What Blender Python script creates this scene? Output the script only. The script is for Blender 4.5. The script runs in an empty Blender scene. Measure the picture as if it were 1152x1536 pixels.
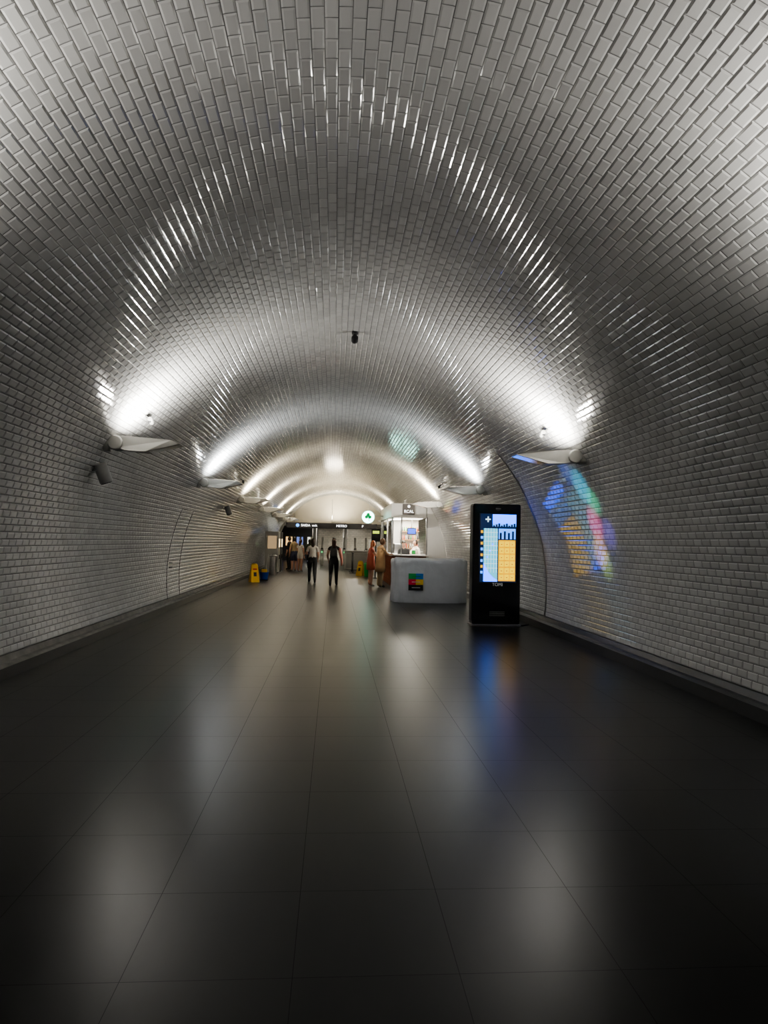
import bpy, bmesh, math, random
import numpy as np
from mathutils import Vector, Matrix, Euler
random.seed(4); rng=np.random.default_rng(7)
S=bpy.context.scene
COL=S.collection
R=3.85; CZ=0.73
Y0,Y1=-7.0,43.0
try:
    S.view_settings.view_transform='AgX'; S.view_settings.look='AgX - Medium High Contrast'
except Exception as e: print(e)

# ------------------------------------------------------------------ materials
def mat(name,col,rough=0.5,metal=0.0,emit=None,es=0.0,spec=None,alpha=None,trans=0.0,noise=0.0,nscale=8.0,bump=0.0,coat=0.0):
    m=bpy.data.materials.new(name); m.use_nodes=True
    nt=m.node_tree; b=nt.nodes['Principled BSDF']
    b.inputs['Base Color'].default_value=(*col,1)
    b.inputs['Roughness'].default_value=rough
    b.inputs['Metallic'].default_value=metal
    if coat: b.inputs['Coat Weight'].default_value=coat
    if spec is not None: b.inputs['Specular IOR Level'].default_value=spec
    if trans: b.inputs['Transmission Weight'].default_value=trans
    if emit:
        b.inputs['Emission Color'].default_value=(*emit,1); b.inputs['Emission Strength'].default_value=es
    if noise or bump:
        tc=nt.nodes.new('ShaderNodeTexCoord'); n=nt.nodes.new('ShaderNodeTexNoise')
        n.inputs['Scale'].default_value=nscale; n.inputs['Detail'].default_value=5
        nt.links.new(tc.outputs['Object'],n.inputs['Vector'])
        if noise:
            mx=nt.nodes.new('ShaderNodeMix'); mx.data_type='RGBA'
            mx.inputs[6].default_value=(*[c*(1-noise) for c in col],1)
            mx.inputs[7].default_value=(*[min(1,c*(1+noise)) for c in col],1)
            nt.links.new(n.outputs['Fac'],mx.inputs[0]); nt.links.new(mx.outputs[2],b.inputs['Base Color'])
        if bump:
            bp=nt.nodes.new('ShaderNodeBump'); bp.inputs['Strength'].default_value=bump; bp.inputs['Distance'].default_value=0.03
            nt.links.new(n.outputs['Fac'],bp.inputs['Height']); nt.links.new(bp.outputs['Normal'],b.inputs['Normal'])
    return m

def tile_mat():
    m=mat('glazed_tile',(0.7,0.7,0.7),0.1)
    nt=m.node_tree; b=nt.nodes['Principled BSDF']
    at=nt.nodes.new('ShaderNodeAttribute'); at.attribute_name='tilerand'
    cr=nt.nodes.new('ShaderNodeValToRGB')
    cr.color_ramp.elements[0].color=(0.58,0.58,0.575,1); cr.color_ramp.elements[1].color=(0.68,0.68,0.672,1)
    nt.links.new(at.outputs['Fac'],cr.inputs['Fac']); nt.links.new(cr.outputs['Color'],b.inputs['Base Color'])
    mr=nt.nodes.new('ShaderNodeMapRange'); mr.inputs['To Min'].default_value=0.07; mr.inputs['To Max'].default_value=0.14
    nt.links.new(at.outputs['Fac'],mr.inputs['Value']); nt.links.new(mr.outputs['Result'],b.inputs['Roughness'])
    return m
M_TILE=tile_mat()
M_GROUT=mat('tile_grout',(0.14,0.14,0.14),0.8,noise=0.3,nscale=20)
M_GRAN=mat('dark_granite',(0.03,0.03,0.032),0.35,noise=0.4,nscale=60)
M_LEDGE=mat('concrete_ledge',(0.16,0.155,0.14),0.7,noise=0.6,nscale=6)
M_BLACK=mat('black_gloss',(0.012,0.012,0.014),0.12)
M_BLKM=mat('black_matte',(0.02,0.02,0.022),0.5)
M_WHITE=mat('white_paint',(0.75,0.74,0.72),0.4,noise=0.05)
M_LGREY=mat('light_grey_metal',(0.45,0.45,0.43),0.4,metal=0.2,noise=0.05)
M_STEEL=mat('brushed_steel',(0.5,0.5,0.5),0.3,metal=1.0,noise=0.1)
M_GREYP=mat('grey_plastic',(0.28,0.28,0.27),0.45,noise=0.1)
M_GLASS=mat('clear_glass',(0.95,0.97,0.97),0.02,trans=1.0)
M_YEL=mat('yellow_plastic',(0.85,0.52,0.02),0.4,noise=0.05)
M_BLUE=mat('blue_plastic',(0.02,0.08,0.4),0.4,noise=0.05)
M_GREEN=mat('green_plastic',(0.02,0.3,0.06),0.4,noise=0.05)
M_WOOD=mat('slatted_wood',(0.32,0.13,0.07),0.45,noise=0.35,nscale=14)
M_SKIN=mat('skin',(0.55,0.32,0.23),0.5,noise=0.06)
M_RED=mat('red_plastic',(0.6,0.03,0.03),0.4)

# ------------------------------------------------------------------ helpers
def link(o,parent=None):
    COL.objects.link(o)
    if parent: o.parent=parent
    return o
def group(name,loc=(0,0,0),rz=0):
    e=bpy.data.objects.new(name,None); e.empty_display_size=0.2
    e.location=loc; e.rotation_euler=(0,0,rz); return link(e)
def mesh_obj(name,verts,faces,m,parent=None,smooth=False,loc=(0,0,0),rot=(0,0,0)):
    me=bpy.data.meshes.new(name); me.from_pydata([tuple(v) for v in verts],[],faces)
    ms=m if isinstance(m,(list,tuple)) else [m]
    for x in ms: me.materials.append(x)
    bm=bmesh.new(); bm.from_mesh(me); bmesh.ops.recalc_face_normals(bm,faces=bm.faces); bm.to_mesh(me); bm.free()
    if smooth:
        for p in me.polygons: p.use_smooth=True
    o=bpy.data.objects.new(name,me); o.location=loc; o.rotation_euler=rot
    return link(o,parent)
def box(name,loc,size,m,parent=None,bevel=0.0,rot=(0,0,0)):
    bm=bmesh.new(); bmesh.ops.create_cube(bm,size=1.0)
    for v in bm.verts: v.co=Vector((v.co.x*size[0],v.co.y*size[1],v.co.z*size[2]))
    if bevel: bmesh.ops.bevel(bm,geom=bm.edges[:],offset=bevel,segments=3,affect='EDGES',profile=0.5)
    me=bpy.data.meshes.new(name); bm.to_mesh(me); bm.free(); me.materials.append(m)
    o=bpy.data.objects.new(name,me); o.location=loc; o.rotation_euler=rot
    return link(o,parent)
def cyl(name,loc,r,h,m,parent=None,rot=(0,0,0),r2=None,seg=28,bevel=0.0):
    bm=bmesh.new(); bmesh.ops.create_cone(bm,cap_ends=True,segments=seg,radius1=r,radius2=r if r2 is None else r2,depth=h)
    if bevel:
        es=[e for e in bm.edges if abs(e.verts[0].co.z-e.verts[1].co.z)<1e-5]
        bmesh.ops.bevel(bm,geom=es,offset=bevel,segments=2,affect='EDGES',profile=0.5)
    for f in bm.faces:
        if len(f.verts)==4: f.smooth=True
    me=bpy.data.meshes.new(name); bm.to_mesh(me); bm.free(); me.materials.append(m)
    o=bpy.data.objects.new(name,me); o.location=loc; o.rotation_euler=rot
    return link(o,parent)
def loft(rings,seg=20,jit=0.0):
    vs=[];fs=[]
    for (c,rx,ry) in rings:
        for k in range(seg):
            a=2*math.pi*k/seg
            w=1+jit*math.sin(a*7+c[2]*9)
            vs.append((c[0]+rx*w*math.cos(a),c[1]+ry*w*math.sin(a),c[2]))
    n=len(rings)
    for i in range(n-1):
        for k in range(seg):
            a=i*seg+k; b=i*seg+(k+1)%seg
            fs.append((a,b,b+seg,a+seg))
    fs.append(tuple(range(seg))[::-1]); fs.append(tuple(range((n-1)*seg,n*seg)))
    return vs,fs
def tube(pts,rad,seg=8):
    pts=[Vector(p) for p in pts]; vs=[];fs=[]
    for i,p in enumerate(pts):
        d=(pts[min(i+1,len(pts)-1)]-pts[max(i-1,0)]).normalized()
        up=Vector((0,0,1)) if abs(d.z)<0.9 else Vector((0,1,0))
        a=d.cross(up).normalized(); b=a.cross(d)
        for k in range(seg):
            t=2*math.pi*k/seg
            vs.append(tuple(p+(a*math.cos(t)+b*math.sin(t))*rad[i]))
    for i in range(len(pts)-1):
        for k in range(seg):
            x=i*seg+k; y=i*seg+(k+1)%seg
            fs.append((x,y,y+seg,x+seg))
    fs.append(tuple(range(seg))[::-1]); fs.append(tuple(range((len(pts)-1)*seg,len(pts)*seg)))
    return vs,fs
def text(name,body,loc,size,m,parent,rot=(math.pi/2,0,0),ext=0.002):
    cu=bpy.data.curves.new(name,'FONT'); cu.body=body; cu.size=size; cu.extrude=ext; cu.align_x='CENTER'; cu.align_y='CENTER'
    o=bpy.data.objects.new(name+'_t',cu); COL.objects.link(o)
    dg=bpy.context.evaluated_depsgraph_get(); me=bpy.data.meshes.new_from_object(o.evaluated_get(dg))
    bpy.data.objects.remove(o)
    me.materials.clear(); me.materials.append(m)
    o=bpy.data.objects.new(name,me); o.location=loc; o.rotation_euler=rot
    return link(o,parent)

# ------------------------------------------------------------------ vault
TH,TL=0.083,0.166
def vault(name,p0,p1,rows):
    dphi=(p1-p0)/rows
    th=dphi*R
    ya=-1.0
    n=int((Y1-ya)/TL)
    ii,jj=np.meshgrid(np.arange(rows),np.arange(n),indexing='ij')
    phi=p0+(ii+0.5)*dphi
    yy=ya+(jj+0.5)*TL+np.where(ii%2==0,0,TL/2)
    phi=phi.ravel(); yy=yy.ravel(); N=len(phi)
    nrm=np.stack([-np.cos(phi),0*phi,-np.sin(phi)],1)
    tan=np.stack([-np.sin(phi),0*phi,np.cos(phi)],1)
    yv=np.array([0,1.0,0])
    c=np.stack([R*np.cos(phi),yy,CZ+R*np.sin(phi)],1)
    g=0.0020; bv=0.0115; h=0.0065
    ht=th/2-g
    P=[]
    tl1=rng.normal(0,0.003,N); tl2=rng.normal(0,0.0055,N)
    for (sx,sy) in ((-1,-1),(1,-1),(1,1),(-1,1)):
        P.append(c+yv*(sx*(TL/2-g))+tan*(sy*ht)+nrm*0.0005)
    for (sx,sy) in ((-1,-1),(1,-1),(1,1),(-1,1)):
        hx=TL/2-g-bv; hy=ht-bv
        hh=h+sx*hx*tl1+sy*hy*tl2
        P.append(c+yv*(sx*hx)+tan*(sy*hy)+nrm*hh[:,None])
    V=np.stack(P,1).reshape(-1,3)
    fq=np.array([[4,5,6,7],[0,1,5,4],[1,2,6,5],[2,3,7,6],[3,0,4,7]])[:, ::-1]
    F=(np.arange(N)[:,None,None]*8+fq[None]).reshape(-1,4)
    rv=np.repeat(rng.random(N),5)
    mi=np.zeros(len(F),int)
    k0=len(V); K=rows//2+2
    ph=np.linspace(p0,p1,K)
    sv=[];sf=[]
    for a in ph: sv+= [(R*math.cos(a),Y0,CZ+R*math.sin(a)),(R*math.cos(a),Y1,CZ+R*math.sin(a))]
    for i in range(K-1): sf.append((k0+2*i,k0+2*i+1,k0+2*i+3,k0+2*i+2))
    V=np.vstack([V,np.array(sv)]); F=np.vstack([F,np.array(sf)])
    rv=np.concatenate([rv,np.full(len(sf),.5)]); mi=np.concatenate([mi,np.ones(len(sf),int)])
    me=bpy.data.meshes.new(name)
    me.vertices.add(len(V)); me.vertices.foreach_set('co',V.astype(np.float32).ravel())
    me.loops.add(len(F)*4); me.loops.foreach_set('vertex_index',F.astype(np.int32).ravel())
    me.polygons.add(len(F)); me.polygons.foreach_set('loop_start',(np.arange(len(F))*4).astype(np.int32))
    me.polygons.foreach_set('loop_total',np.full(len(F),4,np.int32))
    me.materials.append(M_TILE); me.materials.append(M_GROUT)
    me.polygons.foreach_set('material_index',mi.astype(np.int32))
    me.polygons.foreach_set('use_smooth',np.zeros(len(F),bool))
    a=me.attributes.new('tilerand','FLOAT','FACE'); a.data.foreach_set('value',rv.astype(np.float32))
    me.update(calc_edges=True); me.validate()
    return link(bpy.data.objects.new(name,me))
pb=math.asin((0.22-CZ)/R)
d45=math.radians(45)
rw=int(round((d45-pb)*R/TH)); 
vault('wall_right',pb,d45,rw+rw%2)
rc=int(round(2*d45*R/TH)); vault('ceiling',d45,math.pi-d45,rc+rc%2)
vault('wall_left',math.pi-d45,math.pi-pb,rw+rw%2)

# ------------------------------------------------------------------ floor
def floor_mat():
    m=mat('granite_floor',(0.02,0.02,0.02),0.30,spec=0.24); nt=m.node_tree; b=nt.nodes['Principled BSDF']
    tc=nt.nodes.new('ShaderNodeTexCoord'); mp=nt.nodes.new('ShaderNodeMapping')
    mp.inputs['Rotation'].default_value=(0,0,math.pi/2); mp.inputs['Location'].default_value=(0.3,0.31,0)
    nt.links.new(tc.outputs['Object'],mp.inputs['Vector'])
    br=nt.nodes.new('ShaderNodeTexBrick'); br.inputs['Scale'].default_value=1; br.offset=0.0
    br.inputs['Brick Width'].default_value=0.6; br.inputs['Row Height'].default_value=0.6
    br.inputs['Mortar Size'].default_value=0.0017; br.inputs['Mortar Smooth'].default_value=0.3
    br.inputs['Color1'].default_value=(0.0088,0.0086,0.0082,1); br.inputs['Color2'].default_value=(0.0108,0.0106,0.0099,1)
    br.inputs['Mortar'].default_value=(0.003,0.003,0.003,1)
    nt.links.new(mp.outputs['Vector'],br.inputs['Vector'])
    nt.links.new(br.outputs['Color'],b.inputs['Base Color'])
    ad=nt.nodes.new('ShaderNodeMath'); ad.operation='MULTIPLY_ADD'; ad.inputs[1].default_value=0.35; ad.inputs[2].default_value=0.30
    nt.links.new(br.outputs['Fac'],ad.inputs[0])
    nt.links.new(ad.outputs[0],b.inputs['Roughness'])
    return m
M_FLOOR=floor_mat()
box('floor',(0,25,-0.05),(13,66,0.1),M_FLOOR)

# baseboards
for sd,nm in ((-1,'baseboard_left'),(1,'baseboard_right')):
    prof=[(3.95,0),(3.66,0),(3.66,0.13),(3.70,0.15),(3.77,0.15),(3.795,0.215),(3.95,0.215)]
    vs=[];n=len(prof)
    for y in (Y0,Y1):
        for (x,z) in prof: vs.append((sd*x,y,z))
    fs=[tuple(range(n)),tuple(range(n,2*n))[::-1]]+[(i,(i+1)%n,(i+1)%n+n,i+n) for i in range(n)]
    o=mesh_obj(nm,vs,fs,[M_GRAN,M_LEDGE])
    for p in o.data.polygons:
        if p.center.z>0.135: p.material_index=1 if sd<0 else 0

def arch_pts(z0,rad=R,n=40):
    a0=math.asin((z0-CZ)/rad)
    return [(rad*math.cos(a),CZ+rad*math.sin(a)) for a in np.linspace(a0,math.pi-a0,n)]
pts=arch_pts(0.0)
mesh_obj('wall_rear',[(x,Y0,z) for x,z in pts],[tuple(range(len(pts)))],M_GROUT)
M_PLAST=mat('tympanum_plaster',(0.6,0.56,0.47),0.5,noise=0.08,nscale=3)
pts=arch_pts(2.66)
n=len(pts)
mesh_obj('wall_back',[(x,Y1,z) for x,z in pts]+[(x,Y1+0.25,z) for x,z in pts],[tuple(range(n)),tuple(range(n,2*n))[::-1]]+[(i,(i+1)%n,(i+1)%n+n,i+n) for i in range(n)],M_PLAST)
vs=[];fs=[]
for r in (R-0.10,R+0.02):
    for y in (Y1-0.25,Y1):
        for (x,z) in arch_pts(0.22,r,50): vs.append((x,y,z))
for i in range(49):
    fs+= [(i,i+1,i+51,i+50),(i+100,i+101,i+1,i),(i+50,i+51,i+151,i+150)]
mesh_obj('trim_1',vs,fs,M_LGREY)
# far hall
M_HALLT=mat('hall_tile',(0.55,0.52,0.46),0.25)
def hall_tile():
    nt=M_HALLT.node_tree; b=nt.nodes['Principled BSDF']
    tc=nt.nodes.new('ShaderNodeTexCoord'); br=nt.nodes.new('ShaderNodeTexBrick')
    mp=nt.nodes.new('ShaderNodeMapping'); mp.inputs['Rotation'].default_value=(math.pi/2,0,0)
    nt.links.new(tc.outputs['Object'],mp.inputs['Vector']); nt.links.new(mp.outputs['Vector'],br.inputs['Vector'])
    br.inputs['Scale'].default_value=1; br.inputs['Brick Width'].default_value=0.3; br.inputs['Row Height'].default_value=0.15; br.inputs['Mortar Size'].default_value=0.006
    br.inputs['Color1'].default_value=(0.6,0.57,0.5,1); br.inputs['Color2'].default_value=(0.5,0.48,0.42,1); br.inputs['Mortar'].default_value=(0.2,0.2,0.2,1)
    nt.links.new(br.outputs['Color'],b.inputs['Base Color'])
hall_tile()
box('wall_hall_back',(0,56.1,1.4),(13,0.2,2.8),M_HALLT)
box('wall_hall_left',(-6.4,49.5,1.4),(0.2,13,2.8),M_HALLT)
box('wall_hall_right',(6.4,49.5,1.4),(0.2,13,2.8),M_HALLT)
box('wall_hall_front_left',(-5.0,43.12,1.4),(2.4,0.2,2.8),M_HALLT)
box('wall_hall_front_right',(5.0,43.12,1.4),(2.4,0.2,2.8),M_HALLT)
box('ceiling_hall',(0,49.7,2.85),(13,12.9,0.1),M_WHITE)
for i,x in enumerate((-1.6,0.6)):
    cyl('trim_column',(x,49.5,1.4),0.16,2.8,M_WHITE)
g=group('shop_front',(-3.3,54.6,0))
box('screen_wall',(0,0,1.35),(3.6,0.3,2.7),M_BLKM,g)
for k in range(4): box('lit_window_%d'%k,(-1.3+k*0.85,-0.16,1.5),(0.5,0.02,0.7),mat('shop_glow_%d'%k,(0.1,0.1,0.1),0.3,emit=[(0.1,0.2,0.8),(0.8,0.5,0.2),(0.1,0.15,0.4),(0.7,0.7,0.6)][k],es=1.6),g)

# ------------------------------------------------------------------ lamps
M_LAMP=mat('lamp_housing',(0.58,0.57,0.53),0.4,noise=0.06)
M_LAMPG=mat('lamp_lens',(0.9,0.9,0.85),0.3,emit=(1,0.93,0.8),es=6)
M_REFL=mat('lamp_reflector',(0.6,0.6,0.62),0.18,metal=1.0)
def wall_lamp(y,sd,col,power):
    zc=2.80; xw=math.sqrt(R*R-(zc-CZ)**2)
    g=group('wall_lamp',(sd*xw,y,zc)); 
    s=-sd
    cyl('mount_plate',(s*0.0,0,0),0.11,0.10,M_LAMP,g,rot=(0,math.pi/2,0),bevel=0.01)
    cyl('hub',(s*0.12,0,0.0),0.10,0.22,M_LAMP,g,rot=(math.pi/2,0,0),bevel=0.02)
    prof=[(0.10,0.085),(0.22,0.095),(0.86,0.045),(0.98,0.0),(0.52,-0.115),(0.28,-0.10),(0.12,-0.07)]
    vs=[]; n=len(prof)
    hw=[0.07,0.09,0.15,0.14,0.13,0.10,0.07]
    for k in (-1,1):
        for (x,z),w in zip(prof,hw): vs.append((s*x,k*w,z))
    fs=[tuple(range(n)),tuple(range(n,2*n))[::-1]]+[(i,(i+1)%n,(i+1)%n+n,i+n) for i in range(n)]
    mesh_obj('wing_housing',vs,fs,M_LAMP,g)
    vs=[(s*0.96,-0.125,-0.008),(s*0.96,0.125,-0.008),(s*0.56,0.115,-0.110),(s*0.56,-0.115,-0.110)]
    mesh_obj('reflector',vs,[(0,1,2,3)],M_REFL,g)
    vs=[(s*0.34,-0.08,0.088),(s*0.34,0.08,0.088),(s*0.82,0.12,0.051),(s*0.82,-0.12,0.051)]
    mesh_obj('lens',vs,[(0,1,2,3)],M_LAMPG,g)
    la=bpy.data.lights.new('lamp_light','AREA'); la.shape='RECTANGLE'; la.size=0.42; la.size_y=0.16
    la.energy=power; la.color=col; la.spread=math.radians(160)
    lo=bpy.data.objects.new('lamp_light',la); link(lo,g)
    lo.location=(s*0.60,0,0.105)
    d=Vector((-s*0.08,0,1.0)); lo.rotation_euler=d.to_track_quat('-Z','Y').to_euler()
    return g
ys=[3.1,9.3,15.5,21.7,27.9,34.1,40.3]
pw=[46,76,82,98,115,135,145]
for i,y in enumerate(ys):
    warm=(1.0,0.965,0.90) if i<3 else (1.0,0.88,0.68)
    for sd in (-1,1):
        wall_lamp(y,sd,warm if not(i==2) else (0.95,0.98,1.0),pw[i])

def cyl_fixture(y):
    z=2.42; xw=-math.sqrt(R*R-(z-CZ)**2)
    g=group('wall_cylinder',(xw,y,z))  # plain cylinder fixture; the coloured beams at it are added, not its own
    cyl('bracket',(0.03,0,0.02),0.02,0.12,M_GREYP,g,rot=(0,math.pi/2,0))
    cyl('body',(0.15,0,-0.02),0.085,0.27,M_GREYP,g,rot=(math.radians(15),math.radians(-18),0),bevel=0.015)
    cyl('front_ring',(0.15+0.040,0.033,-0.145),0.075,0.012,M_BLKM,g,rot=(math.radians(15),math.radians(-18),0))
    cyl('yoke',(0.08,0,0),0.012,0.2,M_GREYP,g,rot=(math.pi/2,0,0))
    return g,Vector((xw,y,z))
g,gp=cyl_fixture(9.35)
def reflection_spot(col,tgt,ang,e):  # added spots imitating the kiosk screen's reflection on the wall tiles
    la=bpy.data.lights.new('added_colour_beam','SPOT'); la.energy=e; la.color=col; la.spot_size=math.radians(ang); la.spot_blend=1.0; la.shadow_soft_size=0.01
    lo=bpy.data.objects.new('added_colour_beam',la); link(lo,g)
    p=Vector((0.30,0.02,-0.05)); lo.location=p
    d=Vector(tgt)-(gp+p); lo.rotation_euler=d.to_track_quat('-Z','Y').to_euler()
for c,t,a,e in (((0.03,0.65,1.0),(3.5,9.85,2.45),5.6,1500),((0.1,0.25,1.0),(3.45,10.15,2.7),5.0,800),((0.05,1.0,0.5),(3.6,9.65,2.2),4.4,1000),((1.0,0.12,0.45),(3.65,9.85,1.9),5.2,1500),
                ((1.0,0.5,0.05),(3.75,9.9,1.5),5.2,1200),((0.3,0.2,1.0),(3.65,9.45,1.75),4.4,900),((0.6,0.9,0.1),(3.7,9.75,1.3),4.2,700)):
    reflection_spot(c,t,a,e)
cyl_fixture(20.2)
def sensor(sd,y,name='security_camera'):
    z=3.27; x=sd*math.sqrt(R*R-(z-CZ)**2)
    g=group(name,(x,y,z)); s=-sd
    cyl('stem',(s*0.03,0,-0.03),0.012,0.12,M_GREYP,g,rot=(0,s*math.radians(130),0))
    cyl('body',(s*0.08,-0.02,-0.08),0.035,0.12,M_GREYP,g,rot=(math.radians(70),0,0),bevel=0.008)
    cyl('lens',(s*0.08,-0.083,-0.10),0.022,0.01,M_BLACK,g,rot=(math.radians(70),0,0))
    return g,Vector((x,y,z)),s
for sd in (-1,1): sensor(sd,9.75)
for sd,y,tgt,e in ((1,19.6,(2.6,24,2.6),200),(-1,19.6,(2.3,24,2.5),520)):
    g,p,s=sensor(sd,y,'added_booth_spot')  # fixture and light added to brighten the booth header and partition
    la=bpy.data.lights.new('booth_fill_spot','SPOT'); la.energy=e; la.color=(1,.95,.86); la.spot_size=math.radians(34 if sd<0 else 50); la.spot_blend=0.8; la.shadow_soft_size=0.03
    lo=bpy.data.objects.new('booth_fill_spot',la); link(lo,g); q=Vector((s*0.16,0.12,-0.12)); lo.location=q
    lo.rotation_euler=(Vector(tgt)-(p+q)).to_track_quat('-Z','Y').to_euler()
g=group('ceiling_camera',(0.03,9.7,CZ+R))
cyl('mount',(0,0,-0.02),0.045,0.04,M_BLKM,g)
cyl('stem',(0,0,-0.06),0.015,0.08,M_BLKM,g)
cyl('housing',(0,0,-0.115),0.05,0.10,M_BLKM,g,rot=(math.radians(75),0,0),bevel=0.012)
cyl('lens',(0,-0.055,-0.13),0.03,0.012,M_BLACK,g,rot=(math.radians(75),0,0))

def arc_strip(name,y,z0,z1,sd,r,m,n=24):
    a0=math.asin((z0-CZ)/(R-0.015)); a1=math.asin((z1-CZ)/(R-0.015))
    pts=[(sd*(R-0.006)*math.cos(a),y,CZ+(R-0.006)*math.sin(a)) for a in np.linspace(a0,a1,n)]
    return tube(pts,[r]*n)
def joined(name,parts,m,parent=None,smooth=True):
    vs=[];fs=[]
    for v,f in parts:
        k=len(vs); vs+=list(v); fs+=[tuple(i+k for i in q) for q in f]
    return mesh_obj(name,vs,fs,m,parent,smooth)
M_GAP=mat('door_seal',(0.10,0.10,0.10),0.6)
parts=[arc_strip('a',15.3,0.22,2.2,-1,0.008,None),arc_strip('a',16.5,0.22,2.2,-1,0.008,None)]
a1=math.asin((2.2-CZ)/(R-0.015)); xx=-(R-0.006)*math.cos(a1)
parts.append(tube([(xx,15.3,2.2),(xx,16.5,2.2)],[0.008]*2))
for z in (0.9,1.0):
    aa=math.asin((z-CZ)/R); parts.append(tube([(-(R-0.004)*math.cos(aa),15.45,z),(-(R-0.06)*math.cos(aa),15.45,z),(-(R-0.06)*math.cos(aa),15.55,z)],[0.01]*3))
joined('trim_door_frame',parts,M_GAP)
joined('wall_conduit',[arc_strip('a',12.7,0.22,3.35,1,0.016,None)],M_STEEL)

# ------------------------------------------------------------------ info kiosk
def emat(name,c,s,rough=0.3): return mat(name,(0.02,0.02,0.02),rough,emit=c,es=s)
E_BLUE=emat('screen_blue',(0.01,0.10,1.0),6.5)
E_SKY=emat('screen_sky',(0.08,0.30,1.0),2.4)
E_MAP=emat('screen_map',(0.12,0.55,0.75),1.5)
E_MAPW=emat('screen_white',(0.65,0.9,1.0),1.6)
E_YEL=emat('screen_yellow',(1.0,0.50,0.0),1.3)
E_YEL2=emat('screen_icon',(1.0,0.62,0.01),1.6)
E_NAVY=emat('screen_navy',(0.01,0.03,0.10),0.8)
E_WH=emat('lit_white',(1,1,1),3)
g=group('information_kiosk',(2.90,12.95,0),math.radians(2))
W,D,H=0.92,0.26,2.33
box('base_plate',(0,0,0.02),(0.96,0.34,0.04),M_STEEL,g,bevel=0.008)
box('body',(0,0,0.04+(H-0.04)/2),(W,D,H-0.04),M_BLACK,g,bevel=0.02)
box('side_trim_left',(-W/2-0.004,0,1.2),(0.012,D-0.06,2.2),M_BLKM,g)
box('side_trim_right',(W/2+0.004,0,1.2),(0.012,D-0.06,2.2),M_BLKM,g)
yf=-D/2-0.001
box('screen_frame',(0.02,yf,1.49),(0.74,0.010,1.33),M_BLKM,g)
yq=yf-0.006
sx0=0.02-0.35
def scr(n,x0,x1,z0,z1,m,dy=0): box(n,((x0+x1)/2,yq-dy,(z0+z1)/2),(x1-x0,0.003,z1-z0),m,g)
scr('screen_backing',sx0,sx0+0.70,0.84,2.14,E_NAVY)
scr('screen_skyline',sx0+0.24,sx0+0.70,1.90,2.13,E_BLUE,0.002)
scr('screen_cloud',sx0+0.24,sx0+0.70,1.90,1.95,E_SKY,0.003)
for k in range(9): scr('screen_rooftop%d'%k,sx0+0.25+k*0.05,sx0+0.285+k*0.05,1.89,1.92+0.02*((k*7)%3),E_NAVY,0.005)
scr('screen_map',sx0+0.07,sx0+0.34,0.85,1.86,E_MAP,0.002)
vs=[(sx0+0.07,1.20),(sx0+0.12,1.12),(sx0+0.17,1.02),(sx0+0.26,0.93),(sx0+0.34,0.88),(sx0+0.34,0.85),(sx0+0.07,0.85)]
mesh_obj('screen_river',[(x,yq-0.0065,z) for x,z in vs],[tuple(range(len(vs)))],E_BLUE,g)
for k in range(9):
    scr('screen_street_h%d'%k,sx0+0.07,sx0+0.34,1.1+k*0.085,1.108+k*0.085,E_MAPW,0.003)
for k in range(5):
    scr('screen_street_v%d'%k,sx0+0.10+k*0.055,sx0+0.106+k*0.055,1.02,1.86,E_MAPW,0.004)
for k in range(3): scr('screen_pin%d'%k,sx0+0.13+0.05*k,sx0+0.155+0.05*k,1.3+0.12*k,1.33+0.12*k,E_BLUE,0.006)
scr('screen_poster',sx0+0.36,sx0+0.69,1.66,1.86,E_SKY,0.002)
for k in range(4): scr('screen_poster_bar%d'%k,sx0+0.38+k*0.08,sx0+0.42+k*0.08,1.66,1.78+0.03*(k%2),E_NAVY,0.004)
scr('screen_menu',sx0+0.36,sx0+0.69,0.86,1.64,E_YEL,0.002)
for r_ in range(6):
    for c_ in range(3):
        x=sx0+0.375+c_*0.105; z=0.885+r_*0.126
        scr('screen_button_%d_%d'%(r_,c_),x,x+0.09,z,z+0.10,E_YEL2,0.003)
        scr('screen_icon_%d_%d'%(r_,c_),x+0.033,x+0.057,z+0.038,z+0.05,E_NAVY,0.0045)
for k in range(8): scr('screen_tab%d'%k,sx0+0.012,sx0+0.055,1.0+k*0.11,1.05+k*0.11,E_YEL if k%2 else E_SKY,0.003)
scr('cross_icon_h',sx0+0.10,sx0+0.20,2.02,2.045,E_MAPW,0.003); scr('cross_icon_v',sx0+0.138,sx0+0.162,1.98,2.085,E_MAPW,0.003)
M_GTXT=emat('grey_letter',(0.6,0.6,0.6),0.35)
text('logo_text','TOMI',(0.02,yf-0.004,0.79),0.085,M_GTXT,g)
box('camera_bar',(0.02,yf-0.003,2.24),(0.10,0.008,0.02),M_GREYP,g)
cyl('logo_ring',(0.02,yf-0.002,2.24),0.05,0.006,M_BLKM,g,rot=(math.pi/2,0,0))
for k in range(5): box('vent%d'%k,(0.02,yf-0.002,0.20+k*0.02),(0.3,0.004,0.006),M_GREYP,g)
joined('floor_cable',[tube([(3.3,12.95,0.012),(3.45,12.9,0.012),(3.6,13.05,0.012),(3.64,13.2,0.012)],[0.012]*4)],M_BLKM)

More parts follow.
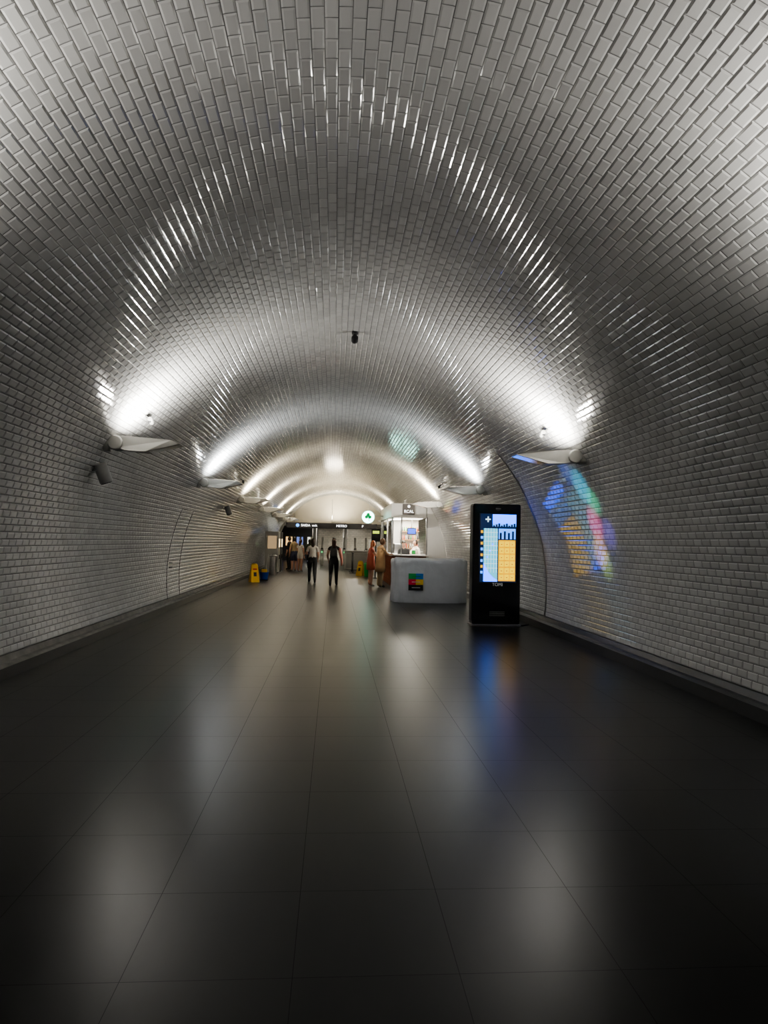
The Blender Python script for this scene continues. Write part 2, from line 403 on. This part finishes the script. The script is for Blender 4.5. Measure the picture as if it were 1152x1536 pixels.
# ------------------------------------------------------------------ wrapped counter
M_WRAP=mat('plastic_wrap',(0.72,0.73,0.75),0.36,noise=0.10,nscale=4,bump=1.0)
g=group('covered_counter',(2.36,18.2,0))
seg=120
def plan(a,hx,hy):
    c,s=math.cos(a),math.sin(a); e=0.62
    return hx*math.copysign(abs(c)**e,c),hy*math.copysign(abs(s)**e,s)
vs=[];fs=[]; lv=[(0.0,1.0),(0.05,1.015),(0.2,1.0),(0.4,1.006),(0.6,1.0),(0.8,1.008),(0.92,1.0),(1.02,1.012),(1.10,1.0),(1.13,0.97),(1.12,0.6),(1.12,0.2)]
for j,(z,k) in enumerate(lv):
    for i in range(seg):
        a=2*math.pi*i/seg; x,y=plan(a,1.0*k,0.62*k)
        w=1+0.010*math.sin(a*11+z*5)+0.008*math.sin(a*23-z*9)+0.006*math.sin(a*37+z*4)
        vs.append((x*w,y*w,z+(0.022*math.sin(a*6)+0.016*math.sin(a*13) if 0.8<z else 0)))
for j in range(len(lv)-1):
    for i in range(seg):
        a=j*seg+i; b=j*seg+(i+1)%seg; fs.append((a,b,b+seg,a+seg))
fs.append(tuple(range((len(lv)-1)*seg,len(lv)*seg)))
mesh_obj('wrapped_body',vs,fs,M_WRAP,g,smooth=True)
pc=[(0.03,0.40,0.10),(0.02,0.2,0.6),(0.65,0.02,0.06),(0.8,0.55,0.02),(0.02,0.02,0.02),(0.03,0.03,0.03)]
k=0
for r_ in range(3):
    for c_ in range(2):
        m=mat('poster_patch%d'%k,pc[k],0.4)
        box('poster_%d'%k,(-0.52+c_*0.19,-0.665,0.69-r_*0.145),(0.19,0.008,0.145),m,g); k+=1
for r_ in range(3): box('poster_text_%d'%r_,(-0.42,-0.671,0.69-r_*0.145),(0.22,0.004,0.02),M_WHITE if r_!=0 else M_GREEN,g)

# ------------------------------------------------------------------ ticket booth
M_BWALL=mat('booth_white',(0.82,0.80,0.76),0.35,noise=0.04)
g=group('ticket_booth',(0,24,0))
x0,x1=1.85,3.12
box('counter_base',((x0+x1)/2,0.35,0.54),(x1-x0,0.6,1.08),M_WOOD,g)
box('counter_side',(x0+0.20,2.6,0.54),(0.4,4.4,1.08),M_WOOD,g)
for k in range(16): box('slat_%d'%k,(x0+0.04+k*0.08,0.04,0.54),(0.03,0.03,1.04),M_WOOD,g)
for k in range(20): box('side_slat_%d'%k,(x0-0.01,0.2+k*0.22,0.54),(0.03,0.05,1.04),M_WOOD,g)
box('counter_top',((x0+x1)/2-0.03,0.30,1.11),(x1-x0+0.12,0.75,0.05),M_WHITE,g,bevel=0.01)
box('counter_top_side',(x0+0.15,2.6,1.11),(0.5,4.6,0.05),M_WHITE,g,bevel=0.01)
box('header',((x0+3.05)/2-0.02,2.75,2.70),(3.05-x0+0.06,5.5,0.50),M_BWALL,g,bevel=0.02)
box('header_sign',(2.42,-0.03,2.74),(0.44,0.05,0.38),mat('sign_brown',(0.06,0.045,0.035),0.4),g)
text('header_letters','RCAL',(2.42,-0.06,2.66),0.14,E_WH,g)
cyl('header_emblem',(2.42,-0.06,2.84),0.045,0.01,E_WH,g,rot=(math.pi/2,0,0))
for (px_,py_) in ((x0,0.04),(2.18,0.04),(3.08,0.04),(x0,2.2),(x0,4.4),(x0,5.4)):
    box('post',(px_+0.0,py_,1.79),(0.05,0.05,1.35),M_STEEL,g)
box('glass_front_left',(x0+0.17,0.05,1.85),(0.30,0.008,1.1),M_GLASS,g)
box('glass_side_a',(x0,3.3,1.79),(0.008,2.1,1.3),M_GLASS,g)
box('inner_back',((x0+x1)/2+0.1,2.4,1.25),(x1-x0-0.3,0.06,2.45),M_BWALL,g)
M_SHELF=mat('shelf_wood',(0.35,0.2,0.1),0.5,noise=0.2)
jm=[mat('jar_%d'%i,c,0.3) for i,c in enumerate([(0.5,0.1,0.05),(0.6,0.45,0.1),(0.1,0.3,0.1),(0.6,0.6,0.55),(0.05,0.05,0.06),(0.3,0.15,0.05)])]
for k in range(3):
    box('shelf_%d'%k,(2.72,2.22,1.35+k*0.32),(0.7,0.3,0.03),M_SHELF,g)
    for j in range(8):
        cyl('bottle_%d_%d'%(k,j),(2.42+j*0.085,2.18,1.365+k*0.32+0.08),0.028,0.16,random.choice(jm),g,r2=0.02,seg=10)
box('menu_screen',(2.63,0.8,1.98),(0.32,0.04,0.24),M_BLACK,g); box('menu_screen_image',(2.63,0.776,1.98),(0.28,0.006,0.19),emat('menu_blue',(0.06,0.15,0.9),2.2),g)
box('menu_hanger',(2.63,0.8,2.28),(0.02,0.02,0.38),M_STEEL,g)
box('coffee_machine',(2.3,1.9,1.32),(0.45,0.4,0.40),M_STEEL,g,bevel=0.03)
box('till',(2.38,0.42,1.23),(0.26,0.16,0.18),M_BLKM,g,bevel=0.01,rot=(math.radians(-15),0,0))
box('till_display',(2.66,0.32,1.22),(0.12,0.1,0.14),M_GREEN,g,bevel=0.01)
box('ceiling_lamp_panel',(2.5,1.2,2.44),(1.0,1.2,0.02),emat('booth_panel',(1,0.95,0.85),3.5),g)
la=bpy.data.lights.new('booth_light','AREA'); la.shape='RECTANGLE'; la.size=1.0; la.size_y=1.6; la.energy=130; la.color=(1,0.92,0.78)
lo=bpy.data.objects.new('booth_light',la); lo.location=(2.5,1.2,2.42); link(lo,g)
box('side_lamp',(1.95,3.5,2.43),(0.12,3.0,0.02),emat('side_lamp_e',(1,0.93,0.8),4),g)
a0=math.asin((2.9-CZ)/3.8); a1=math.asin((0.22-CZ)/3.8)
cur=[((R-0.03)*math.cos(a),CZ+(R-0.03)*math.sin(a)) for a in np.linspace(a0,a1,20)]
pp=[(3.08,0.0)]+[(3.08,2.9)]+cur+[(3.64,0.21),(3.64,0.0)]
n=len(pp)
mesh_obj('end_partition',[(x,0.02,z) for x,z in pp]+[(x,0.12,z) for x,z in pp],[tuple(range(n)),tuple(range(n,2*n))[::-1]]+[(i,(i+1)%n,(i+1)%n+n,i+n) for i in range(n)],M_BWALL,g)
gs=group('round_clover_sign',(1.18,28.0,2.58))
cyl('rim',(0,0,0),0.27,0.08,M_WHITE,gs,rot=(math.pi/2,0,0),seg=40)
cyl('face',(0,-0.043,0),0.25,0.008,emat('sign_face',(0.5,1.0,0.85),9.0),gs,rot=(math.pi/2,0,0),seg=40)
E_GRN=emat('sign_green',(0.0,0.35,0.08),1.0)
for (dx,dz) in ((-0.07,0.0),(0.07,0.0),(0,0.10)): cyl('leaf',(dx,-0.05,dz),0.072,0.008,E_GRN,gs,rot=(math.pi/2,0,0))
box('stem',(0.03,-0.05,-0.11),(0.03,0.008,0.14),E_GRN,gs,rot=(0,-0.3,0))
box('bracket',(0.44,0,0.05),(0.42,0.03,0.03),M_STEEL,gs)
g=group('advert_panel',(1.6,29.3,0))
box('panel',(0,0,1.85),(0.38,0.05,0.55),M_BLKM,g); box('panel_text',(0,-0.03,1.98),(0.28,0.01,0.12),emat('pt',(0.7,0.9,0.1),1.2),g)
box('post',(0,0,0.8),(0.05,0.05,1.6),M_BLKM,g); box('foot',(0,0,0.015),(0.4,0.3,0.03),M_BLKM,g)

# ------------------------------------------------------------------ wet floor signs, bucket, bins
def wet_sign(x,y,rz,h=0.64):
    g=group('wet_floor_sign',(x,y,0),rz)
    for k,s in enumerate((-1,1)):
        w0,w1=0.16,0.12
        vs=[(-w0,s*0.16,0),(w0,s*0.16,0),(w1,s*0.015,h),(-w1,s*0.015,h)]
        vs2=[(v[0],v[1]-s*0.02,v[2]) for v in vs]
        mesh_obj('leaf_%d'%k,vs+vs2,[(0,1,2,3),(7,6,5,4),(0,1,5,4),(1,2,6,5),(2,3,7,6),(3,0,4,7)],M_YEL,g)
        box('label_%d'%k,(0,s*0.098,h*0.45),(0.11,0.004,0.15),M_BLKM,g,rot=(s*math.atan2(0.145,h),0,0))
        box('caution_%d'%k,(0,s*0.060,h*0.74),(0.15,0.004,0.05),M_RED,g,rot=(s*math.atan2(0.145,h),0,0))
    cyl('handle',(0,0,h+0.02),0.018,0.18,M_YEL,g,rot=(0,math.pi/2,0))
wet_sign(-3.08,25.3,math.radians(25)); wet_sign(1.05,31.4,math.radians(-35))
g=group('cleaning_bucket',(-2.85,26.6,0))
v,f=loft([((0,0,0.02),0.13,0.11),((0,0,0.2),0.16,0.14),((0,0,0.30),0.18,0.15),((0,0,0.31),0.19,0.16),((0,0,0.29),0.16,0.13),((0,0,0.1),0.13,0.11)]); mesh_obj('pail',v,f,M_BLUE,g,True)
box('wringer',(0,0,0.36),(0.2,0.14,0.12),M_YEL,g,bevel=0.01)
box('dolly',(0,0,0.012),(0.3,0.3,0.024),M_BLKM,g)
v,f=tube([(0.06,0,0.1),(0.10,0.06,0.7),(0.12,0.1,1.0)],[0.012]*3); mesh_obj('mop_handle',v,f,M_LGREY,g)
g=group('litter_bin',(1.32,30.4,0)); v,f=loft([((0,0,0),0.14,0.14),((0,0,0.55),0.17,0.17),((0,0,0.58),0.18,0.18),((0,0,0.64),0.12,0.12)]); mesh_obj('body',v,f,M_GREEN,g)
cyl('opening',(0,0,0.645),0.08,0.012,M_BLKM,g)
g=group('litter_bin',(-2.9,31.0,0)); v,f=loft([((0,0,0),0.17,0.17),((0,0,0.8),0.17,0.17),((0,0,0.84),0.19,0.19),((0,0,0.9),0.10,0.10)]); mesh_obj('body',v,f,M_STEEL,g)
cyl('opening',(0,0,0.905),0.07,0.012,M_BLKM,g)
for (y,mm) in ((33.0,M_LGREY),(34.6,M_BLKM)):
    g=group('ticket_machine',(-3.12,y,0))
    box('cabinet',(0,0,0.98),(0.62,1.2,1.96),mm,g,bevel=0.03)
    box('screen',(0.315,0,1.42),(0.012,0.6,0.4),emat('tm_screen',(0.9,0.7,0.4),2.0),g)
    box('front_screen',(0.02,-0.605,1.45),(0.42,0.012,0.6),emat('tm_side',(1.0,0.7,0.4),0.4),g)
    box('slot',(0.315,0.1,0.75),(0.012,0.5,0.2),M_BLACK,g)
    box('plinth',(0.01,0,0.02),(0.64,1.22,0.04),M_BLKM,g)

g=group('overhead_direction_sign',(-0.35,42.2,0))
box('panel',(0,0,2.50),(5.6,0.14,0.34),M_BLKM,g,bevel=0.01)
for k,(x,t) in enumerate(((-1.4,'SAIDA  exit'),(0.6,'METRO'),(1.9,'P'))): text('letters_%d'%k,t,(x,-0.076,2.5),0.2,E_WH,g)
cyl('line_dot',(-2.1,-0.08,2.5),0.10,0.02,emat('ln',(0.1,0.4,1),2.5),g,rot=(math.pi/2,0,0))
for x in (-2.3,0,2.3): cyl('hanger',(x,0,3.4),0.015,1.5,M_STEEL,g)
box('uplight_bar',(0.3,-0.25,2.72),(0.5,0.12,0.05),M_LGREY,g)
la=bpy.data.lights.new('uplight','AREA'); la.size=0.4; la.energy=110; la.color=(1,0.9,0.70)
lo=bpy.data.objects.new('uplight',la); lo.location=(0.3,-0.25,2.76); lo.rotation_euler=(math.pi,0,0); link(lo,g)

for k in range(7):
    x=-2.4+k*0.72
    g=group('fare_gate',(x,45.0,0))
    box('cabinet',(0,0,0.52),(0.20,1.5,1.04),M_LGREY,g,bevel=0.04)
    box('reader',(0,-0.6,1.08),(0.16,0.2,0.07),M_BLKM,g,bevel=0.01)
    box('tall_panel',(0,0.1,1.42),(0.14,0.12,0.78),M_WHITE,g,bevel=0.02)
    box('glass_paddle',(0.25,0.1,1.1),(0.30,0.015,1.2),M_GLASS,g)
    box('status_light',(0,-0.755,0.85),(0.08,0.01,0.08),emat('st',(0.1,1,0.3),2),g)
for i,(x,y) in enumerate(((0.75,33.5),(0.75,35.0))):
    g=group('queue_post',(x,y,0)); cyl('foot',(0,0,0.015),0.16,0.03,M_BLKM,g); cyl('pole',(0,0,0.5),0.025,0.95,M_BLKM,g); cyl('cap',(0,0,0.98),0.035,0.05,M_BLKM,g)
g=group('service_desk',(1.15,38.2,0))
box('desk',(0,0,0.5),(1.5,0.7,1.0),M_LGREY,g,bevel=0.02); box('top',(0,0,1.03),(1.6,0.8,0.05),M_STEEL,g)
box('front_panel',(0,-0.36,0.5),(1.3,0.02,0.8),M_GREYP,g)

# ------------------------------------------------------------------ people
def apply_mesh(o):
    dg=bpy.context.evaluated_depsgraph_get(); me=bpy.data.meshes.new_from_object(o.evaluated_get(dg))
    return me
def base_joints():
    J={'pelvis':((0,0,.95),.135),'waist':((0,0,1.08),.115),'chest':((0,.005,1.25),.135),'nb':((0,-.01,1.385),.075),'nt':((0,.01,1.49),.048)}
    for s,n in ((-1,'L'),(1,'R')):
        J['hip'+n]=((s*.09,0,.88),.108); J['knee'+n]=((s*.09,.015,.49),.076); J['ank'+n]=((s*.09,-.02,.09),.052)
        J['toe'+n]=((s*.105,.13,.035),.035)
        J['sh'+n]=((s*.16,-.01,1.365),.062); J['el'+n]=((s*.22,-.02,1.08),.047); J['wr'+n]=((s*.225,.03,.84),.030)
    return J
EDG=[('pelvis','waist','torso'),('waist','chest','torso'),('chest','nb','torso'),('nb','nt','neck')]
for n in 'LR':
    EDG+=[('pelvis','hip'+n,'hips'),('hip'+n,'knee'+n,'thigh'),('knee'+n,'ank'+n,'shin'),('ank'+n,'toe'+n,'foot'),
          ('nb','sh'+n,'torso'),('sh'+n,'el'+n,'uarm'),('el'+n,'wr'+n,'farm')]
def head_geo(c,turn=0,tilt=0):
    bm=bmesh.new(); bmesh.ops.create_uvsphere(bm,u_segments=28,v_segments=20,radius=1)
    for v in bm.verts:
        x,y,z=v.co
        X=x*.074; Y=y*.092; Z=z*.115
        if z<0: X*=1-.28*(-z)**1.5; Y*=1-.12*(-z) ; 
        if y>0.75 and abs(x)<.16 and -.38<z<.12: Y+=.020*(1-abs(x)/.16)*(1-(z+.38)/.55*.6)
        if y>0.6 and .05<z<.22 and .15<abs(x)<.55: Y-=.007
        if y>0.6 and -.62<z<-.48 and abs(x)<.3: Y+=.005
        if y>0.5 and z<-.7: Y+=.010
        v.co=(X,Y,Z)
    for s in (-1,1):
        r=bmesh.ops.create_uvsphere(bm,u_segments=8,v_segments=6,radius=1)
        for v in r['verts']: v.co=Vector((v.co.x*.010+s*.074,v.co.y*.02-.008,v.co.z*.03-.005))
    M=Matrix.Translation(c)@Matrix.Rotation(turn,4,'Z')@Matrix.Rotation(tilt,4,'X')
    bm.transform(M); me=bpy.data.meshes.new('h'); bm.to_mesh(me); bm.free()
    return [v.co[:] for v in me.vertices],[tuple(p.vertices) for p in me.polygons],M
def hand_geo(wr,el,s):
    wr=Vector(wr); d=(wr-Vector(el)).normalized()
    side=Vector((0,1,0)); side=(side-d*side.dot(d)).normalized()
    nrm=d.cross(side)*(-s)
    parts=[]
    rings=[wr-d*.01,wr+d*.03,wr+d*.085]
    vs=[];fs=[]
    for i,(p,w,t) in enumerate(zip(rings,(.024,.036,.040),(.020,.017,.013))):
        for k in range(10):
            a=2*math.pi*k/10; vs.append(tuple(p+side*w*math.cos(a)+nrm*t*math.sin(a)))
    for i in range(2):
        for k in range(10): fs.append((i*10+k,i*10+(k+1)%10,(i+1)*10+(k+1)%10,(i+1)*10+k))
    fs.append(tuple(range(10))); fs.append(tuple(range(20,30)))
    parts.append((vs,fs))
    for j,(o,L) in enumerate(((.028,.072),(.0095,.080),(-.0095,.074),(-.028,.058))):
        b=wr+d*.080+side*o
        parts.append(tube([b,b+d*L*.42+nrm*-.004,b+d*L*.74+nrm*-.016,b+d*L*.95+nrm*-.032],[.0095,.009,.008,.006],7))
    b=wr+d*.025+side*.026
    parts.append(tube([b,b+d*.025+side*.022,b+d*.055+side*.030+nrm*-.010],[.012,.011,.008],7))
    return parts
M_EYE=mat('eye_dark',(0.02,0.015,0.01),0.2); M_LIP=mat('lip',(0.35,0.10,0.09),0.5)
def person(name,loc,rz,H,ov,cloth,hairc,hairlen=0.25,turn=0,tilt=0,extra=None,slim=1.0,skin=None,rolled=False):
    skin=skin or M_SKIN
    g=group(name,loc,rz)
    J=base_joints()
    for k,v in ov.items(): J[k]=(v,J[k][1])
    names=list(J); idx={n:i for i,n in enumerate(names)}
    me=bpy.data.meshes.new('sk'); me.from_pydata([J[n][0] for n in names],[(idx[a],idx[b]) for a,b,_ in EDG],[])
    o=bpy.data.objects.new('sk',me); COL.objects.link(o)
    sk=o.modifiers.new('Skin','SKIN'); sk.use_smooth_shade=True
    for n in names:
        sv=me.skin_vertices[0].data[idx[n]]; r=J[n][1]*slim; sv.radius=(r,r); sv.use_root=(n=='pelvis')
    ss=o.modifiers.new('Sub','SUBSURF'); ss.levels=2; ss.render_levels=2
    bme=apply_mesh(o); bpy.data.objects.remove(o)
    V=[Vector(v.co) for v in bme.vertices]; F=[tuple(p.vertices) for p in bme.polygons]
    for v in V:
        if .80<v.z<1.45 and abs(v.x)<.2: v.y=v.y*0.86
    segs=[(Vector(J[a][0]),Vector(J[b][0]),l,min(J[a][1],J[b][1])) for a,b,l in EDG]
    mats=[skin]
    def midx(m):
        if m not in mats: mats.append(m)
        return mats.index(m)
    MI=[]
    for f in F:
        c=sum((V[i] for i in f),Vector())/len(f)
        best=None
        for a,b,l,r in segs:
            t=max(0,min(1,(c-a).dot(b-a)/(b-a).length_squared)); d=(c-(a+(b-a)*t)).length-r*.8
            if best is None or d<best[0]: best=(d,l,t)
        l,t=best[1],best[2]
        m=cloth.get(l,skin)
        if isinstance(m,tuple): m=m[0] if t<m[1] else skin
        if l=='torso' and c.z<1.0: m=cloth['hips']
        MI.append(midx(m))
    V=[tuple(v) for v in V]
    def add(v,f,m):
        k=len(V); V.extend(tuple(x) for x in v); F.extend(tuple(i+k for i in q) for q in f); MI.extend([midx(m)]*len(f))
    hc=Vector(J['nt'][0])+Vector((0,.015,.10))
    hv,hf,HM=head_geo(hc,turn,tilt); add(hv,hf,skin)
    for n,s in (('L',-1),('R',1)):
        for pv,pf in hand_geo(J['wr'+n][0],J['el'+n][0],s): add(pv,pf,skin)
    sc=H/1.70
    zmin=min(v[2] for v in V)
    V=[(v[0]*sc,v[1]*sc,(v[2]-zmin)*sc) for v in V]
    body=mesh_obj('body',V,F,mats,g,True)
    for p,i in zip(body.data.polygons,MI): p.material_index=i
    hair=mat('hair',hairc,0.45,noise=0.3,nscale=60)
    def tr(pts): return [((p[0])*sc,(p[1])*sc,(p[2]-zmin)*sc) for p in pts]
    def blob(nm,c,r,m,cut=None,seg=20):
        bm=bmesh.new(); bmesh.ops.create_uvsphere(bm,u_segments=seg,v_segments=seg*2//3,radius=1)
        for v in bm.verts: v.co=Vector((v.co.x*r[0]+c[0],v.co.y*r[1]+c[1],v.co.z*r[2]+c[2]))
        if cut:
            dv=[v for v in bm.verts if cut(v.co)]; bmesh.ops.delete(bm,geom=dv,context='VERTS')
        bm.transform(HM)
        mm=bpy.data.meshes.new(nm); bm.to_mesh(mm); bm.free()
        return mesh_obj(nm,tr([v.co for v in mm.vertices]),[tuple(p.vertices) for p in mm.polygons],m,g,True)
    for s in (-1,1): blob('eye',(s*.030,.078,.008),(.011,.008,.007),M_EYE,seg=9)
    blob('mouth',(0,.079,-.055),(.022,.008,.006),M_LIP,seg=9)
    blob('hair',(0,-.012,.012),(.086,.100,.120),hair,cut=lambda c:(c.y>.035 and c.z<.062) or (c.z<-.06 and c.y>-.0),seg=26)
    if hairlen>0.05:
        L=hairlen
        v,f=loft([((0,-.085,-.10-L),.035,.018),((0,-.088,-.09-L*.6),.062,.030),((0,-.075,-.08),.076,.040),((0,-.055,0.0),.080,.052),((0,-.04,.07),.06,.05)],16)
        pts=[HM@Vector(p) for p in v]; mesh_obj('long_hair',tr(pts),f,hair,g,True)
    elif rolled: blob('hair_bun',(0,-.10,.06),(.042,.042,.04),hair,seg=12)
    for e in (extra or []):
        v,f,m,nm=e; mesh_obj(nm,tr(v),f,m,g,True)
    return g
def fab(n,c,r=.8): return mat(n,c,r,noise=0.15,nscale=12)
BLK=fab('black_cloth',(0.018,0.018,0.02)); WHT=fab('white_cloth',(0.70,0.66,0.60)); BEI=fab('beige_cloth',(0.50,0.32,0.17)); PNK=fab('pink_cloth',(0.70,0.27,0.22))
NAVY=fab('navy_cloth',(0.02,0.025,0.06)); KHA=fab('khaki_cloth',(0.35,0.27,0.16)); RUS=fab('rust_cloth',(0.35,0.08,0.05)); SHOE=fab('shoe',(0.03,0.03,0.03)); WSH=fab('white_shoe',(0.5,0.5,0.48)); GRN=fab('olive_cloth',(0.08,0.1,0.05))
walk={'hipR':(.09,.02,.88),'kneeR':(.095,.20,.53),'ankR':(.095,.24,.10),'toeR':(.11,.385,.05),'kneeL':(-.095,-.02,.47),'ankL':(-.095,-.27,.15),'toeL':(-.10,-.16,.035),
      'elL':(-.22,.05,1.10),'wrL':(-.21,.20,.92),'elR':(.22,-.11,1.10),'wrR':(.225,-.16,.86)}
walk2={k.replace('R','#').replace('L','R').replace('#','L'):(-v[0],v[1],v[2]) for k,v in walk.items()}
person('woman_walking',(-.98,25.6,0),math.radians(4),1.66,{**walk2,'elL':(-.24,.0,1.12),'wrL':(-.16,.17,1.10)},
   {'torso':WHT,'neck':M_SKIN,'hips':BLK,'thigh':BLK,'shin':BLK,'foot':SHOE,'uarm':(WHT,.6)},(0.04,0.02,0.012),0.12,
   extra=[(*loft([((-.17,.1,.88),.05,.11),((-.17,.1,1.05),.05,.12),((-.15,.08,1.12),.02,.05)],14),BLK,'handbag')])
bp=loft([((0,-.15,1.02),.12,.06),((0,-.17,1.10),.13,.08),((0,-.17,1.28),.125,.075),((0,-.14,1.37),.09,.05)],18)
jk=loft([((.27,.04,.74),.022,.08),((.28,.05,.86),.035,.10),((.27,.04,1.0),.045,.12),((.25,.02,1.10),.06,.12),((.23,.0,1.20),.05,.07),((.20,-.01,1.36),.05,.06)],20,0.12)
person('woman_walking',(-.19,24.0,0),math.radians(-3),1.68,{**walk,'elR':(.24,-.02,1.12),'wrR':(.25,.18,1.05),'elL':(-.23,.0,1.10),'wrL':(-.20,.12,.95)},
   {'torso':BLK,'hips':BLK,'thigh':BLK,'shin':BLK,'foot':SHOE,'uarm':(BLK,.3)},(0.05,0.022,0.012),0.14,
   extra=[(*bp,BLK,'backpack'),(*jk,PNK,'draped_jacket')])
lean={'elR':(.20,.14,1.16),'wrR':(.12,.34,1.16),'elL':(-.20,.12,1.15),'wrL':(-.10,.32,1.16),'nb':(0,.03,1.385),'nt':(0,.07,1.48),'chest':(0,.03,1.25)}
coat=loft([((0,-.005,.55),.20,.17),((0,0,.75),.185,.165),((0,0,.95),.18,.155),((0,.01,1.10),.165,.14),((0,.03,1.25),.18,.14),((0,.03,1.36),.13,.09),((0,.045,1.41),.07,.06)],22,0.02)
person('man_at_counter',(1.42,23.55,0),math.radians(-62),1.70,lean,{'torso':BEI,'hips':KHA,'thigh':KHA,'shin':KHA,'foot':SHOE,'uarm':BEI,'farm':BEI},(0.10,0.05,0.02),0,tilt=-.12,extra=[(*coat,BEI,'coat')])
dress=loft([((0,0,.62),.20,.16),((0,0,.80),.185,.155),((0,0,.95),.17,.145),((0,.0,1.08),.14,.125),((0,.015,1.25),.155,.13),((0,.02,1.34),.11,.08)],22,0.03)
person('woman_at_counter',(1.12,24.1,0),math.radians(-75),1.62,{**lean,'elL':(-.2,.0,1.1),'wrL':(-.18,.1,.88)},{'torso':RUS,'hips':RUS,'thigh':M_SKIN,'shin':M_SKIN,'foot':WSH,'uarm':(RUS,.4)},(0.25,0.07,0.02),0.10,turn=.2,extra=[(*dress,RUS,'dress')],slim=.95)
person('booth_attendant',(2.36,24.95,0),math.pi,1.62,{'elR':(.21,.10,1.12),'wrR':(.12,.28,1.16),'elL':(-.21,.10,1.12),'wrL':(-.12,.28,1.16)},{'torso':BLK,'hips':BLK,'thigh':BLK,'shin':BLK,'foot':SHOE,'uarm':BLK,'farm':BLK},(0.012,0.008,0.006),0,tilt=-.25,rolled=True)
person('booth_attendant',(2.86,25.4,0),math.radians(120),1.68,{'elR':(.21,.10,1.15),'wrR':(.12,.28,1.22)},{'torso':WHT,'hips':BLK,'thigh':BLK,'shin':BLK,'foot':SHOE,'uarm':WHT},(0.02,0.012,0.008),0)
person('man_standing',(-2.22,35.2,0),math.radians(20),1.74,{},{'torso':KHA,'hips':NAVY,'thigh':(NAVY,.9),'foot':SHOE,'uarm':(KHA,.6)},(0.03,0.02,0.01),0)
person('woman_standing',(-1.88,34.6,0),math.radians(-30),1.62,{'elL':(-.22,.05,1.12),'wrL':(-.08,.18,1.08)},{'torso':WHT,'hips':WHT,'thigh':(WHT,.5),'foot':WSH,'uarm':(WHT,.4)},(0.06,0.03,0.015),0.15)
person('man_standing',(-2.55,36.6,0),math.radians(60),1.76,{},{'torso':BLK,'hips':BLK,'thigh':BLK,'shin':BLK,'foot':SHOE,'uarm':BLK},(0.02,0.012,0.008),0)
person('woman_standing',(-1.6,39.5,0),math.radians(10),1.66,walk,{'torso':GRN,'hips':NAVY,'thigh':NAVY,'shin':NAVY,'foot':SHOE,'uarm':GRN,'farm':GRN},(0.03,0.02,0.01),0.1)

# ------------------------------------------------------------------ hall lights
for i,(x,y,e) in enumerate(((1.5,52,260),(-1.5,50,80),(3.5,46.5,90))):
    g=group('ceiling_panel_light',(x,y,2.77)); box('panel',(0,0,0),(1.4,0.4,0.04),emat('pl',(1,0.93,0.8),5),g)
    la=bpy.data.lights.new('panel_light','AREA'); la.shape='RECTANGLE'; la.size=1.4; la.size_y=.4; la.energy=e; la.color=(1,.92,.78)
    lo=bpy.data.objects.new('panel_light',la); lo.location=(0,0,-0.05); link(lo,g)

w=bpy.data.worlds.new('W'); S.world=w; w.use_nodes=True
w.node_tree.nodes['Background'].inputs[0].default_value=(0.5,0.55,0.6,1); w.node_tree.nodes['Background'].inputs[1].default_value=0.01

# ------------------------------------------------------------------ camera
F=1021.0
cam=bpy.data.cameras.new('camera'); cam.sensor_fit='VERTICAL'; cam.sensor_height=36; cam.lens=36*F/1536; cam.clip_end=200
co=bpy.data.objects.new('camera',cam); COL.objects.link(co)
co.location=(-0.2,0,1.55)
roll=math.radians(1.2); yaw=math.atan(74.1/F); pitch=math.atan(45.6/F)
Mx=Matrix.Rotation(-yaw,4,'Z')@Matrix.Rotation(math.pi/2+pitch,4,'X')@Matrix.Rotation(roll,4,'Z')
co.rotation_euler=Mx.to_euler()
S.camera=co
